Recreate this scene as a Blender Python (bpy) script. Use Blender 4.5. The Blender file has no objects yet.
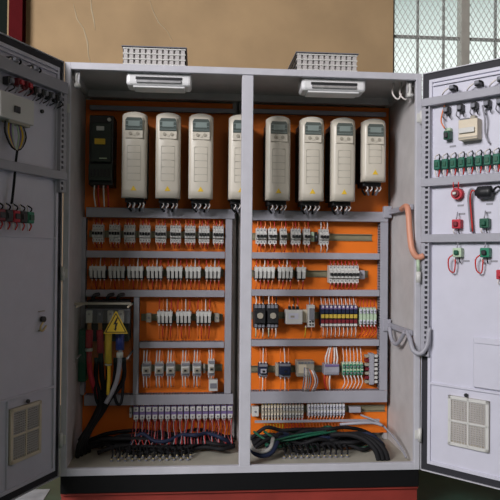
import bpy, bmesh, math, random
from mathutils import Vector, Matrix
random.seed(7)
sc = bpy.context.scene
C = sc.collection
PI = math.pi

# ------------------------------------------------------------------ camera
def make_camera():
    yaw, pit, rol = 0.0815752, 0.0108022, 0.0086296
    F = Vector((math.sin(yaw)*math.cos(pit), math.cos(yaw)*math.cos(pit), math.sin(pit)))
    R = Vector((math.cos(yaw), -math.sin(yaw), 0)); U = R.cross(F)
    R2 = R*math.cos(rol) + U*math.sin(rol); U2 = -R*math.sin(rol) + U*math.cos(rol)
    cam = bpy.data.objects.new('camera', bpy.data.cameras.new('camera')); C.objects.link(cam)
    M = Matrix((R2, U2, -F)).transposed().to_4x4()
    M.translation = Vector((-0.2113, -2.8096, 1.1595)); cam.matrix_world = M
    cam.data.sensor_width = 36; cam.data.lens = 632.6/500*36; cam.data.clip_start = .05
    sc.camera = cam
make_camera()

# ------------------------------------------------------------------ sky, lights, exposure
W = bpy.data.worlds.new('sky'); sc.world = W; W.use_nodes = True
nt = W.node_tree; bg = nt.nodes['Background']
tc = nt.nodes.new('ShaderNodeTexCoord'); sp = nt.nodes.new('ShaderNodeSeparateXYZ'); rp = nt.nodes.new('ShaderNodeValToRGB')
nt.links.new(tc.outputs['Generated'], sp.inputs[0]); nt.links.new(sp.outputs['Z'], rp.inputs[0]); nt.links.new(rp.outputs[0], bg.inputs[0])
rp.color_ramp.elements[0].position = .29; rp.color_ramp.elements[0].color = (.97, 1, .98, 1)
rp.color_ramp.elements[1].position = .37; rp.color_ramp.elements[1].color = (.50, .57, .55, 1)
bg.inputs[1].default_value = 1.25

def area(name, loc, target, sx, sy, power, col):
    l = bpy.data.lights.new(name, 'AREA'); l.shape = 'RECTANGLE'; l.size = sx; l.size_y = sy; l.energy = power; l.color = col
    o = bpy.data.objects.new(name, l); C.objects.link(o); o.location = loc
    o.rotation_euler = (Vector(target)-Vector(loc)).to_track_quat('-Z', 'Y').to_euler()
    return o
# daylight falling through the tall hall window high in the wall behind and left of the camera, plus an added weak fill lamp further right, where no window is built
area('daylight_left', (-5.7, -6.45, 4.75), (0, .2, 1.1), 3.2, 2.2, 930, (.98, .95, .96))
area('fill_front', (1.5, -6.45, 3.6), (.4, 0, 1.2), 3.0, 1.6, 30, (1, .90, .76))

sc.view_settings.view_transform = 'Standard'; sc.view_settings.look = 'None'
sc.view_settings.gamma = 1; sc.view_settings.use_curve_mapping = False
sc.view_settings.exposure = 0.0

# ------------------------------------------------------------------ materials
MATS = {}
def mat(name, col, rough=.5, metal=0, noise=.06, scale=12, bump=0, spec=.5, trans=0, alpha=1):
    if name in MATS: return MATS[name]
    m = bpy.data.materials.new(name); m.use_nodes = True; n = m.node_tree; b = n.nodes['Principled BSDF']
    b.inputs['Roughness'].default_value = rough; b.inputs['Metallic'].default_value = metal
    b.inputs['Specular IOR Level'].default_value = spec
    b.inputs['Transmission Weight'].default_value = trans; b.inputs['Alpha'].default_value = alpha
    t = n.nodes.new('ShaderNodeTexCoord'); z = n.nodes.new('ShaderNodeTexNoise'); z.inputs['Scale'].default_value = scale; z.inputs['Detail'].default_value = 5
    n.links.new(t.outputs['Object'], z.inputs['Vector'])
    r = n.nodes.new('ShaderNodeValToRGB')
    r.color_ramp.elements[0].position = .3; r.color_ramp.elements[1].position = .7
    r.color_ramp.elements[0].color = tuple(max(0, c*(1-noise)) for c in col)+(1,)
    r.color_ramp.elements[1].color = tuple(min(1, c*(1+noise)) for c in col)+(1,)
    n.links.new(z.outputs['Fac'], r.inputs[0]); n.links.new(r.outputs[0], b.inputs['Base Color'])
    if bump:
        bp = n.nodes.new('ShaderNodeBump'); bp.inputs['Strength'].default_value = bump; bp.inputs['Distance'].default_value = .01
        n.links.new(z.outputs['Fac'], bp.inputs['Height']); n.links.new(bp.outputs[0], b.inputs['Normal'])
    MATS[name] = m; return m
body = mat('cabinet_grey', (.56, .56, .62), .45, bump=.02)
inner = mat('inner_grey', (.50, .48, .48), .5, noise=.08)
door_in = mat('door_white', (.60, .60, .70), .4, noise=.03)
black = mat('black_plastic', (.016, .017, .02), .45)
gasket = mat('gasket_black', (.02, .02, .028), .7)
plinth = mat('plinth_black', (.007, .007, .008), .6, spec=.2)
redbase = mat('red_paint', (.28, .035, .025), .6, noise=.2, scale=5)
orange = mat('orange_plate', (.86, .19, .008), .55, noise=.08, scale=3)
ductm = mat('duct_grey', (.35, .35, .40), .5, noise=.05)
ductd = mat('duct_dark_grey', (.20, .205, .24), .6)  # darker grey for duct troughs, screws, caps and lids
steel = mat('galvanised', (.42, .42, .44), .4, .6, noise=.15, scale=30)
rail = mat('rail_olive', (.36, .33, .22), .4, .5)
whitep = mat('white_plastic', (.62, .62, .60), .4, noise=.03)
rearm = mat('drive_rear_grey', (.045, .043, .042), .6)
dkmod = mat('dark_module', (.022, .036, .030), .4)
lampw = mat('lamp_white', (.80, .80, .82), .35, noise=.02)
drivem = mat('drive_cream', (.60, .56, .48), .32, noise=.03)
drive2 = mat('drive_groove', (.42, .40, .34), .5)
lcd = mat('display_green_grey', (.07, .09, .085), .3)
lcd2 = mat('display_panel', (.20, .25, .24), .3)
yellow = mat('yellow', (.75, .50, .03), .5)
yellowd = mat('yellow_dull', (.55, .40, .06), .5)
redw = mat('red_wire', (.55, .03, .025), .5)
redc = mat('red_cap', (.48, .02, .04), .5)
orw = mat('orange_wire', (.80, .20, .05), .5)
whw = mat('white_ferrule', (.75, .70, .68), .5)
greyw = mat('grey_wire', (.28, .28, .32), .5)
blackw = mat('black_cable', (.010, .010, .012), .7, spec=.25)
bluew = mat('blue_cable', (.02, .035, .25), .4)
bluedk = mat('dark_blue', (.014, .022, .055), .6, spec=.25)
purple = mat('purple_grey', (.18, .13, .30), .5)
maroon = mat('maroon', (.18, .015, .025), .5)
green = mat('green_plastic', (.01, .20, .11), .4)
teal = mat('teal_green', (.012, .13, .085), .45)
greendk = mat('dark_green_plastic', (.008, .09, .05), .4)
palegreen = mat('pale_green', (.45, .58, .42), .5)
beige = mat('beige_plastic', (.68, .60, .47), .5)
taupe = mat('taupe_plastic', (.36, .33, .27), .5)
brass = mat('brass', (.75, .60, .28), .3, .8)
floorp = mat('gland_plate', (.40, .38, .32), .5, noise=.15, scale=8)
salmon = mat('salmon_conduit', (.66, .30, .20), .5)
wallm = mat('wall_tan', (.44, .30, .165), .85, noise=.13, scale=2.2, bump=.25)
wallg = mat('wall_hall', (.16, .15, .13), .9)
crackm = mat('crack_filler', (.52, .42, .28), .9)
floorg = mat('floor_green', (.02, .055, .04), .35, noise=.4, scale=6)
reflw = mat('floor_reflection', (.30, .32, .35), .6, noise=.2)  # pale tone of the light reflection painted on the floor
columnr = mat('column_red', (.085, .006, .008), .85, spec=.1)
darkdoor = mat('dark_shutter', (.010, .014, .012), .9, spec=.1)
winframe = mat('window_frame', (.26, .26, .25), .6)
winpost = mat('window_post', (.42, .40, .36), .6)
meshm = mat('mesh_steel', (.52, .53, .51), .6)
copper = mat('copper', (.6, .28, .12), .35, .7)
def glass_mat(name, tint, gl=.12):
    m = bpy.data.materials.new(name); m.use_nodes = True; n = m.node_tree
    out = n.nodes['Material Output']; n.nodes.remove(n.nodes['Principled BSDF'])
    a = n.nodes.new('ShaderNodeBsdfTransparent'); a.inputs[0].default_value = tint+(1,)
    g = n.nodes.new('ShaderNodeBsdfGlossy'); g.inputs['Roughness'].default_value = .12
    x = n.nodes.new('ShaderNodeMixShader'); x.inputs[0].default_value = gl
    n.links.new(a.outputs[0], x.inputs[1]); n.links.new(g.outputs[0], x.inputs[2]); n.links.new(x.outputs[0], out.inputs[0])
    return m
glass = glass_mat('window_glass', (.93, .96, .95), .05)
acrylic = glass_mat('clear_acrylic', (.95, .96, .95), .035)

# ------------------------------------------------------------------ mesh builder
class MB:
    def __init__(s): s.bm = bmesh.new(); s.mats = []
    def mi(s, m):
        if m not in s.mats: s.mats.append(m)
        return s.mats.index(m)
    def box(s, c, d, m, bev=0, rot=None):
        t = bmesh.new(); bmesh.ops.create_cube(t, size=1)
        bmesh.ops.scale(t, verts=t.verts, vec=d)
        if bev: bmesh.ops.bevel(t, geom=t.edges[:], offset=bev, segments=1 if bev < .004 else 3, affect='EDGES', profile=.5)
        if rot is not None: bmesh.ops.rotate(t, verts=t.verts, matrix=rot, cent=(0, 0, 0))
        bmesh.ops.translate(t, verts=t.verts, vec=c)
        return s._add(t, m)
    def b2(s, x0, x1, y0, y1, z0, z1, m, bev=0):
        return s.box(((x0+x1)/2, (y0+y1)/2, (z0+z1)/2), (abs(x1-x0), abs(y1-y0), abs(z1-z0)), m, bev)
    def _add(s, t, m, smooth=False):
        i = s.mi(m); mp = {}
        for v in t.verts: mp[v] = s.bm.verts.new(v.co)
        for f in t.faces:
            try: g = s.bm.faces.new([mp[v] for v in f.verts])
            except ValueError: continue
            g.material_index = i; g.smooth = smooth or f.smooth
        t.free(); return s
    def tube(s, pts, r, m, n=6, sub=3):
        P = [Vector(p) for p in pts]
        if len(P) > 2 and sub > 1:      # Catmull-Rom
            Q = []
            for i in range(len(P)-1):
                a = P[max(i-1, 0)]; b = P[i]; c = P[i+1]; d = P[min(i+2, len(P)-1)]
                for k in range(sub):
                    t = k/sub
                    Q.append(.5*((2*b)+(c-a)*t+(2*a-5*b+4*c-d)*t*t+(3*b-a-3*c+d)*t**3))
            Q.append(P[-1]); P = Q
        i = s.mi(m); rings = []
        up = None
        for k, p in enumerate(P):
            d = (P[min(k+1, len(P)-1)]-P[max(k-1, 0)]).normalized()
            if up is None: up = d.orthogonal().normalized()
            up = (up-d*up.dot(d)).normalized(); w = d.cross(up)
            rr = r[k*len(r)//len(P)] if isinstance(r, (list, tuple)) else r
            rings.append([s.bm.verts.new(p+(up*math.cos(2*PI*j/n)+w*math.sin(2*PI*j/n))*rr) for j in range(n)])
        for a, b in zip(rings, rings[1:]):
            for j in range(n):
                f = s.bm.faces.new((a[j], a[(j+1) % n], b[(j+1) % n], b[j])); f.material_index = i; f.smooth = True
        for R in (rings[0][::-1], rings[-1]):
            f = s.bm.faces.new(R); f.material_index = i
        return s
    def cyl(s, p0, p1, r, m, n=14): return s.tube([p0, p1], r, m, n, 1)
    def prism_y(s, poly, y0, y1, m):   # polygon in x,z extruded in y
        i = s.mi(m)
        a = [s.bm.verts.new((x, y0, z)) for x, z in poly]; b = [s.bm.verts.new((x, y1, z)) for x, z in poly]
        n = len(poly)
        for q in [a[::-1], b]+[[a[k], a[(k+1) % n], b[(k+1) % n], b[k]] for k in range(n)]:
            s.bm.faces.new(q).material_index = i
        return s
    def prism_x(s, poly, x0, x1, m):   # polygon in y,z extruded in x
        i = s.mi(m)
        a = [s.bm.verts.new((x0, y, z)) for y, z in poly]; b = [s.bm.verts.new((x1, y, z)) for y, z in poly]
        n = len(poly)
        for q in [a, b[::-1]]+[[a[k], b[k], b[(k+1) % n], a[(k+1) % n]] for k in range(n)]:
            s.bm.faces.new(q).material_index = i
        return s
    def build(s, name, parent=None, loc=(0, 0, 0), rz=0):
        bmesh.ops.recalc_face_normals(s.bm, faces=s.bm.faces[:])
        me = bpy.data.meshes.new(name); s.bm.to_mesh(me); s.bm.free()
        for m in s.mats: me.materials.append(m)
        o = bpy.data.objects.new(name, me); C.objects.link(o)
        o.location = loc; o.rotation_euler = (0, 0, rz)
        if parent: o.parent = parent
        return o
def tag(o, label=None, cat=None, group=None, kind=None):
    for k, v in (('label', label), ('category', cat), ('group', group), ('kind', kind)):
        if v: o[k] = v
    return o
def thing(name, label, cat, loc=(0, 0, 0), rz=0, group=None):
    o = bpy.data.objects.new(name, None); C.objects.link(o); o.empty_display_size = .05
    o.location = loc; o.rotation_euler = (0, 0, rz)
    return tag(o, label, cat, group)
def dup(o, loc, label, rz=None, group=None):
    def cp(q, par):
        c = q.copy(); C.objects.link(c)
        if par: c.parent = par
        for ch in q.children: cp(ch, c)
        return c
    c = cp(o, None); c.location = loc
    if rz is not None: c.rotation_euler = (0, 0, rz)
    c['label'] = label
    if group: c['group'] = group
    return c
ORD = ['first', 'second', 'third', 'fourth', 'fifth', 'sixth', 'seventh', 'eighth', 'ninth', 'tenth', 'eleventh', 'twelfth', 'thirteenth', 'fourteenth', 'fifteenth', 'sixteenth', 'seventeenth', 'eighteenth']

# ------------------------------------------------------------------ setting
WY = 2.2
def struct(name, mb): return tag(mb.build(name), kind='structure')
m = MB(); m.b2(-7.8, 4.6, -6.6, 4.2, -.1, 0, floorg); struct('floor', m)
HC = 6.2
m = MB()
m.b2(-1.70, 1.35, WY, WY+.2, 0, HC, wallm); m.b2(2.95, 4.6, WY, WY+.2, 0, HC, wallm)
m.b2(1.35, 2.95, WY, WY+.2, 0, 1.5, wallm); m.b2(1.35, 2.95, WY, WY+.2, 4.3, HC, wallm)
m.b2(-7.8, -1.70, WY, WY+.2, 3.9, HC, wallm); m.b2(-7.8, -3.7, WY, WY+.2, 0, 3.9, wallm)
struct('wall_back', m)
m = MB(); m.b2(-7.9, -7.8, -6.6, 2.4, 0, HC, wallg); struct('wall_left', m)
m = MB(); m.b2(4.6, 4.7, -6.6, 2.4, 0, HC, wallg); struct('wall_right', m)
m = MB()
m.b2(-7.9, -7.4, -6.7, -6.6, 0, HC, wallg); m.b2(-4.0, 4.7, -6.7, -6.6, 0, HC, wallg)
m.b2(-7.4, -4.0, -6.7, -6.6, 0, 3.5, wallg); m.b2(-7.4, -4.0, -6.7, -6.6, 6.0, HC, wallg); struct('wall_front', m)
m = MB(); m.b2(-7.9, 4.7, -6.7, 2.4, HC, HC+.1, wallg); struct('ceiling', m)
# dark sliding shutter in the opening on the left
m = MB(); m.b2(-3.7, -1.70, WY+.12, WY+.18, 0, 3.9, darkdoor)
x = -3.65
while x < -1.75: m.b2(x, x+.05, WY+.112, WY+.12, .05, 3.85, darkdoor); x += .2
struct('door_1', m)
# window with bars and expanded mesh
m = MB(); XW0, XW1, ZW0, ZW1 = 1.35, 2.95, 1.5, 4.3
for x, w in ((1.365, .03), (1.58, .013), (1.80, .013), (2.245, .013), (2.45, .013), (2.68, .013), (2.935, .03)): m.b2(x-w/2, x+w/2, WY+.06, WY+.09, ZW0, ZW1, winframe)
for z in (1.515, 2.15, 2.985, 3.80, 4.285): m.b2(XW0, XW1, WY+.055, WY+.085, z-.010, z+.010, winframe)
win = struct('window_1', m)
m = MB(); m.b2(1.935, 2.00, WY+.02, WY+.12, ZW0, ZW1, winpost); tag(m.build('window_post', win), 'pale grey brown upright post')
m = MB(); m.b2(XW0, XW1, WY+.10, WY+.104, ZW0, ZW1, glass); m.build('pane', win)
m = MB(); px, slope = .046, 1.7
H = ZW1-ZW0
for sgn in (1, -1):
    k = -60
    while k < 100:
        x0 = XW0+k*px; pts = []
        # line x = x0 + sgn*(z-ZW0)/slope, clipped
        za, zb = 0, H
        xa, xb = x0, x0+sgn*H/slope
        if xb != xa:
            t0 = (XW0-xa)/(xb-xa); t1 = (XW1-xa)/(xb-xa); lo, hi = max(0, min(t0, t1)), min(1, max(t0, t1))
            if hi-lo > .004:
                m.tube([(xa+(xb-xa)*t, WY+.045+(.002 if sgn > 0 else 0), ZW0+H*t) for t in (lo, hi)], .0028, meshm, 4, 1)
        k += 1
m.build('expanded_mesh', win)
# hall window behind the camera, the source of the daylight
m = MB()
for x in (-7.38, -6.55, -5.7, -4.85, -4.02): m.b2(x-.02, x+.02, -6.66, -6.62, 3.5, 6.0, winframe)
for z in (3.52, 4.75, 5.98): m.b2(-7.4, -4.0, -6.66, -6.62, z-.02, z+.02, winframe)
struct('window_2', m)
m = MB()      # red steel column left of the tan wall
m.b2(-1.66, -1.56, WY-.10, WY-.09, 0, 6.1, columnr); m.b2(-1.66, -1.56, WY-.012, WY, 0, 6.1, columnr); m.b2(-1.615, -1.605, WY-.09, WY-.012, 0, 6.1, columnr)
tag(m.build('steel_column'), 'dark red painted steel column at the left edge of the tan wall', 'column')
# pale plaster cracks
def ribbon(pts, w, nm, label):
    m = MB(); i = m.mi(crackm); prev = None
    rows = []
    for k, (x, z) in enumerate(pts):
        ww = w*(.6+.8*random.random()) if 0 < k < len(pts)-1 else w*.3
        rows.append([m.bm.verts.new((x-ww, WY-.001, z)), m.bm.verts.new((x, WY-.004, z)), m.bm.verts.new((x+ww, WY-.001, z))])
    for a, b in zip(rows, rows[1:]):
        for j in (0, 1): m.bm.faces.new((a[j], a[j+1], b[j+1], b[j])).material_index = i
    tag(m.build(nm), label, 'plaster crack', kind='structure')
ribbon([(-1.20, 3.12), (-1.17, 3.0), (-1.12, 2.93), (-1.09, 2.83), (-1.08, 2.72), (-1.05, 2.62)], .006, 'trim_1', 'pale forked plaster repair line on the tan wall, above the left bay')
ribbon([(-1.07, 3.2), (-1.06, 3.08), (-1.04, 2.99), (-1.03, 2.92)], .006, 'trim_2', 'short pale plaster scratch on the tan wall beside the forked one')
ribbon([(-.62, 3.2), (-.58, 3.08), (-.54, 3.0), (-.47, 2.93), (-.43, 2.86)], .005, 'trim_3', 'pale slanting plaster scratch on the tan wall above the left roof fan')
m = MB(); m.b2(-2.4, -.93, .16, .40, 0, .003, reflw); tag(m.build('floor_reflection'), 'pale strip of painted light reflection on the green floor left of the red base', 'painted reflection')  # thin pale strip stands in for light reflected off the floor

# ------------------------------------------------------------------ cabinet
Z0, Z1 = .20, 2.004
YP = .43                       # face of the mounting plate
cab = thing('control_cabinet', 'large two-bay grey steel electrical control cabinet standing open on a red base', 'cabinet')
m = MB()
m.b2(-.80, .80, .02, .52, 0, .012, redbase); m.b2(-.80, .80, .02, .52, .108, .12, redbase)
m.b2(-.80, .80, .035, .047, .012, .108, redbase); m.b2(-.80, .80, .493, .505, .012, .108, redbase)
for x in (-.797, -.27, .27, .797): m.b2(x-.003, x+.003, .047, .493, .012, .108, redbase)
m.build('steel_base', cab)
m = MB(); m.b2(-.80, .80, .01, .022, .12, .2, plinth, .002); m.b2(-.80, .80, .498, .51, .12, .2, plinth, .002)
for s in (-1, 1): m.b2(s*.80, s*.788, .022, .498, .12, .2, plinth)
m.build('plinth', cab)
m = MB(); m.b2(-.80, -.785, .022, .50, Z0, Z1, inner); m.build('side_panel', cab)
m = MB(); m.b2(.80, .785, .022, .50, Z0, Z1, inner); m.build('side_panel', cab)
m = MB(); m.b2(-.785, .785, .485, .50, Z0, Z1, inner); m.build('back_panel', cab)
m = MB(); m.b2(-.785, .785, .022, .485, 1.985, Z1, inner); m.build('roof_panel', cab)
m = MB(); m.b2(-.785, .785, .022, .485, Z0, .215, floorp); m.build('floor_plate', cab)
m = MB()
m.b2(-.80, -.774, 0, .022, Z0, Z1, body, .0015); m.b2(.80, .774, 0, .022, Z0, Z1, body, .0015)
m.b2(-.774, .774, 0, .022, Z1-.030, Z1, body, .0015); m.b2(-.774, .774, 0, .022, Z0, Z0+.032, body, .0015)
m.build('front_frame', cab)
m = MB(); m.b2(-.022, .028, 0, .05, Z0+.03, Z1-.033, body, .002); m.build('centre_post', cab)
for x0, x1 in ((-.783, -.042), (.040, .778)):
    m = MB(); m.b2(x0, x1, YP, YP+.003, .25, 1.945, orange); tag(m.build('mounting_plate', cab), 'orange painted mounting plate')
# inner frame uprights
for x in (-.775, -.030, .004, .028, .772):
    m = MB(); m.b2(x-.01, x+.01, .436, .466, .215, 1.985, inner); m.build('frame_upright', cab)
m = MB(); m.b2(-.785, .785, .39, .42, 1.952, 1.985, inner); m.build('frame_rail', cab)
for s in (-1, 1):
    m = MB(); m.b2(s*.785, s*.765, .05, .42, 1.955, 1.985, inner); m.build('frame_rail', cab)
# door catches inside the upper corners
for s in (-1, 1):
    m = MB(); x = s*.752
    m.b2(x-.012, x+.012, .03, .05, 1.90, 1.985, steel, .002); m.tube([(x, .03, 1.965), (x+s*.004, .012+.02, 1.935), (x-s*.004, .03, 1.905)], .006, whitep, 8)
    m.cyl((x-.012, .028, 1.91), (x+.016, .028, 1.91), .009, whitep)
    m.build('door_catch', cab)
for x, z in ((.735, 1.93), (.70, 1.945)):
    m = MB(); m.tube([(x, .10, 1.984), (x-.012, .08, 1.93), (x+.012, .07, 1.90), (x+.03, .08, 1.93)], .004, whw, 6); m.build('ceiling_wire', cab)
# hinges
for s in (-1, 1):
    for z in (.36, 1.08, 1.80):
        m = MB(); m.cyl((s*.796, -.010, z-.03), (s*.796, -.010, z+.03), .0085, whitep); m.b2(s*.794, s*.776, -.004, 0, z-.02, z+.02, whitep, .001)
        m.build('hinge', cab)

aL, aR = .4427, .7538
RL, RR = PI/2-aL, aR-PI/2
HL, HR = Vector((-.8, 0, 0)), Vector((.8, 0, 0))
def make_door(side):
    s = -1 if side == 'L' else 1         # local x runs from hinge (0) to s*.78
    H_, R_ = (HL, RL) if side == 'L' else (HR, RR)
    X = lambda a: s*a
    m = MB()
    m.b2(X(.003), X(.78), .018, .021, Z0, Z1, body)                     # outer sheet
    for a, b in ((.003, .006), (.777, .78)): m.b2(X(a), X(b), 0, .02, Z0, Z1, body)
    for a, b in ((Z0, Z0+.004), (Z1-.004, Z1)): m.b2(X(.003), X(.78), 0, .02, a, b, body)
    d = m.build('door', cab, H_, R_)
    m = MB()
    for a, b in ((.007, .036), (.748, .776)): m.b2(X(a), X(b), .006, .018, Z0+.005, Z1-.005, gasket)
    for a, b in ((Z0+.005, Z0+.036), (Z1-.036, Z1-.005)): m.b2(X(.036), X(.748), .006, .018, a, b, gasket)
    m.build('gasket', d)
    m = MB()   # inner pan
    m.b2(X(.037), X(.747), .004, .017, Z0+.037, Z1-.037, door_in)
    for a, b in ((.037, .052), (.732, .747)): m.b2(X(a), X(b), -.004, .004, Z0+.037, Z1-.037, door_in, .001)
    for a, b in ((Z0+.037, Z0+.052), (Z1-.052, Z1-.037)): m.b2(X(.052), X(.732), -.004, .004, a, b, door_in, .001)
    tag(m.build('inner_panel', d), 'pale inner door panel')
    m = MB(); m.b2(X(.05), X(.735), -.004, .004, .594, .604, door_in, .001); m.build('panel_seam', d)
    # perforated upright
    zb = .72 if side == 'R' else 1.43
    m = MB(); m.b2(X(.011), X(.030), -.022, .004, zb, 1.865, ductm); m.b2(X(.044), X(.051), -.022, .004, zb, 1.865, ductm)
    m.b2(X(.030), X(.044), -.006, .004, zb, 1.865, gasket)
    z = zb
    while z < 1.862: m.b2(X(.030), X(.044), -.022, -.006, z, min(z+.010, 1.865), ductm); z += .0225
    m.build('perforated_profile', d)
    for zc in ((1.862, 1.50, 1.249) if side == 'R' else (1.88, 1.50)):
        h = .036 if side == 'R' or zc < 1.8 else .05
        m = MB(); m.b2(X(.012), X(.76), -.030, .0, zc-h/2, zc+h/2, ductm, .002)
        m.build('cross_bar', d)
    m = MB()
    for a, b in ((.055, .73),): m.b2(X(a), X(b), -.006, .004, 1.935, 1.942, door_in)
    m.build('stiffener', d)
    # filter vent with grid
    a0, a1, v0, v1 = .138, .318, .345, .560
    m = MB()
    m.b2(X(a0), X(a1), -.004, .004, v0, v1, taupe)
    for a, b, c, e in ((a0, a0+.014, v0, v1), (a1-.014, a1, v0, v1), (a0, a1, v0, v0+.014), (a0, a1, v1-.014, v1), ((a0+a1)/2-.004, (a0+a1)/2+.004, v0, v1), (a0, a1, (v0+v1)/2-.004, (v0+v1)/2+.004)):
        m.b2(X(a), X(b), -.012, -.004, c, e, beige if side == 'L' else whitep, .001)
    z = v0+.024
    while z < v1-.014: m.b2(X(a0+.014), X(a1-.014), -.009, -.004, z, z+.004, inner); z += .0095
    x = a0+.024
    while x < a1-.014: m.b2(X(x), X(x+.003), -.009, -.004, v0+.014, v1-.014, inner); x += .0125
    vent = m.build('filter_grille', d); tag(vent, 'square slotted filter grille')
    m = MB(); m.cyl((X((a0+a1)/2-.01), -.004, v1+.012), (X((a0+a1)/2-.01), -.012, v1+.012), .008, black); m.build('screw', d)
    if side == 'R':
        m = MB(); m.b2(X(.25), X(.56), -.012, .004, .612, .822, door_in, .003)
        m.b2(X(.255), X(.555), -.016, -.010, .80, .826, door_in, .002); tag(m.build('document_pocket', d), 'shallow pale document pocket')
    else:
        m = MB(); m.b2(X(.05), X(.735), -.003, .004, 1.23, 1.237, door_in); m.b2(X(.322), X(.328), -.003, .004, .25, .594, door_in); m.build('panel_seam', d)
        m = MB(); m.cyl((X(.13), -.0, .893), (X(.13), -.012, .893), .013, black); m.tube([(X(.13), -.008, .885), (X(.155), -.012, .86), (X(.14), -.01, .845), (X(.115), -.01, .865)], .004, brass)
        m.b2(X(.115), X(.15), -.003, .002, .925, .928, taupe); m.b2(X(.115), X(.15), -.003, .002, .845, .85, taupe); m.build('door_lock', d)
    return d
doorL = make_door('L'); doorR = make_door('R')
def dl(t, z, out=0):     # point on left door, t from hinge, out towards the viewer
    return HL+Matrix.Rotation(RL, 3, 'Z') @ Vector((-t, .004-out, z))
def dr(t, z, out=0):
    return HR+Matrix.Rotation(RR, 3, 'Z') @ Vector((t, .004-out, z))

# ------------------------------------------------------------------ trunking and rails on the plates
def duct(x0, x1, z0, z1, label, vertical=False, d=.06, y=YP):
    m = MB(); t = thing('cable_duct', label, 'cable duct', ((x0+x1)/2, y, z0), 0, 'grey slotted cable ducts on the orange plates')
    w, h = x1-x0, z1-z0
    m.b2(-w/2, w/2, -d, -d+.006, 0, h, ductm, .001); m.build('cover', t)
    m = MB(); m.b2(-w/2+.002, w/2-.002, -.003, 0, .002, h-.002, ductd)
    if vertical:
        z = .004
        while z < h-.01:
            for s in (-1, 1): m.b2(s*(w/2-.001), s*(w/2-.003), -d+.006, -.003, z, z+.008, ductd)
            z += .0135
    else:
        x = -w/2+.002
        while x < w/2-.008:
            for zz in (.001, h-.003): m.b2(x, x+.008, -d+.006, -.003, zz, zz+.002, ductd)
            x += .0135
    m.build('slotted_trough', t)
duct(-.760, -.030, 1.890, 1.912, 'thin grey duct along the top of the left orange plate, above the drives', d=.03)
duct(.060, .755, 1.894, 1.916, 'thin grey duct along the top of the right orange plate, above the drives', d=.03)
duct(-.765, -.030, 1.350, 1.398, 'grey duct directly under the tall drives in the left bay')
duct(.050, .760, 1.345, 1.396, 'grey duct directly under the tall drives in the right bay')
duct(-.763, -.078, 1.150, 1.184, 'grey duct between the two upper breaker rows in the left bay')
duct(.052, .717, 1.151, 1.183, 'grey duct between the two upper breaker rows in the right bay')
duct(-.763, -.078, .956, .990, 'grey duct below the second breaker row of the left bay')
duct(.052, .717, .963, .995, 'grey duct above the black contactors in the right bay')
duct(-.499, -.078, .702, .732, 'short grey duct between the two lowest device rows in the left bay')
duct(.052, .717, .709, .741, 'grey duct below the coloured relay row in the right bay')
duct(-.765, -.030, .419, .470, 'wide grey duct above the long terminal strip in the left bay')
duct(.050, .760, .421, .481, 'wide grey duct above the terminals at the bottom of the right bay')
duct(-.790, -.766, .472, 1.348, 'upright grey duct at the far left of the left bay', True)
duct(-.528, -.502, .472, .954, 'short upright grey duct right of the main cables', True)
duct(-.075, -.042, .472, 1.348, 'upright grey duct beside the centre post in the left bay', True)
duct(.720, .760, .483, 1.343, 'upright grey duct at the right edge of the right bay', True)
RAILY = YP-.0075
def din(x0, x1, z, label):
    m = MB(); w = x1-x0
    m.b2(-w/2, w/2, -.002, 0, -.014, .014, rail); m.b2(-w/2, w/2, -.0075, -.0055, .012, .0175, rail); m.b2(-w/2, w/2, -.0075, -.0055, -.0175, -.012, rail)
    m.b2(-w/2, w/2, -.0075, 0, .012, .014, rail); m.b2(-w/2, w/2, -.0075, 0, -.014, -.012, rail)
    tag(m.build('mounting_rail', None, ((x0+x1)/2, YP, z)), label, 'rail', 'metal rails the devices clip onto')
din(-.760, -.082, 1.268, 'metal rail behind the nine breakers in the left bay')
din(-.760, -.082, 1.075, 'metal rail behind the seven white fuse blocks in the left bay')
din(-.495, -.085, .850, 'metal rail behind the three white fuse blocks beside the main cables')
din(-.495, -.085, .594, 'metal rail behind the six small contactors in the left bay')
din(-.535, -.035, .378, 'metal rail behind the long terminal strip of the left bay')
din(.057, .690, 1.265, 'metal rail with a long bare end in the top row of the right bay')
din(.057, .670, 1.075, 'metal rail in the second row of the right bay, bare in the middle')
din(.057, .712, .860, 'metal rail behind the contactors and relays of the right bay')
din(.057, .712, .585, 'metal rail in the lowest device row of the right bay')
din(.055, .765, .378, 'metal rail behind the terminals at the bottom of the right bay')

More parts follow.
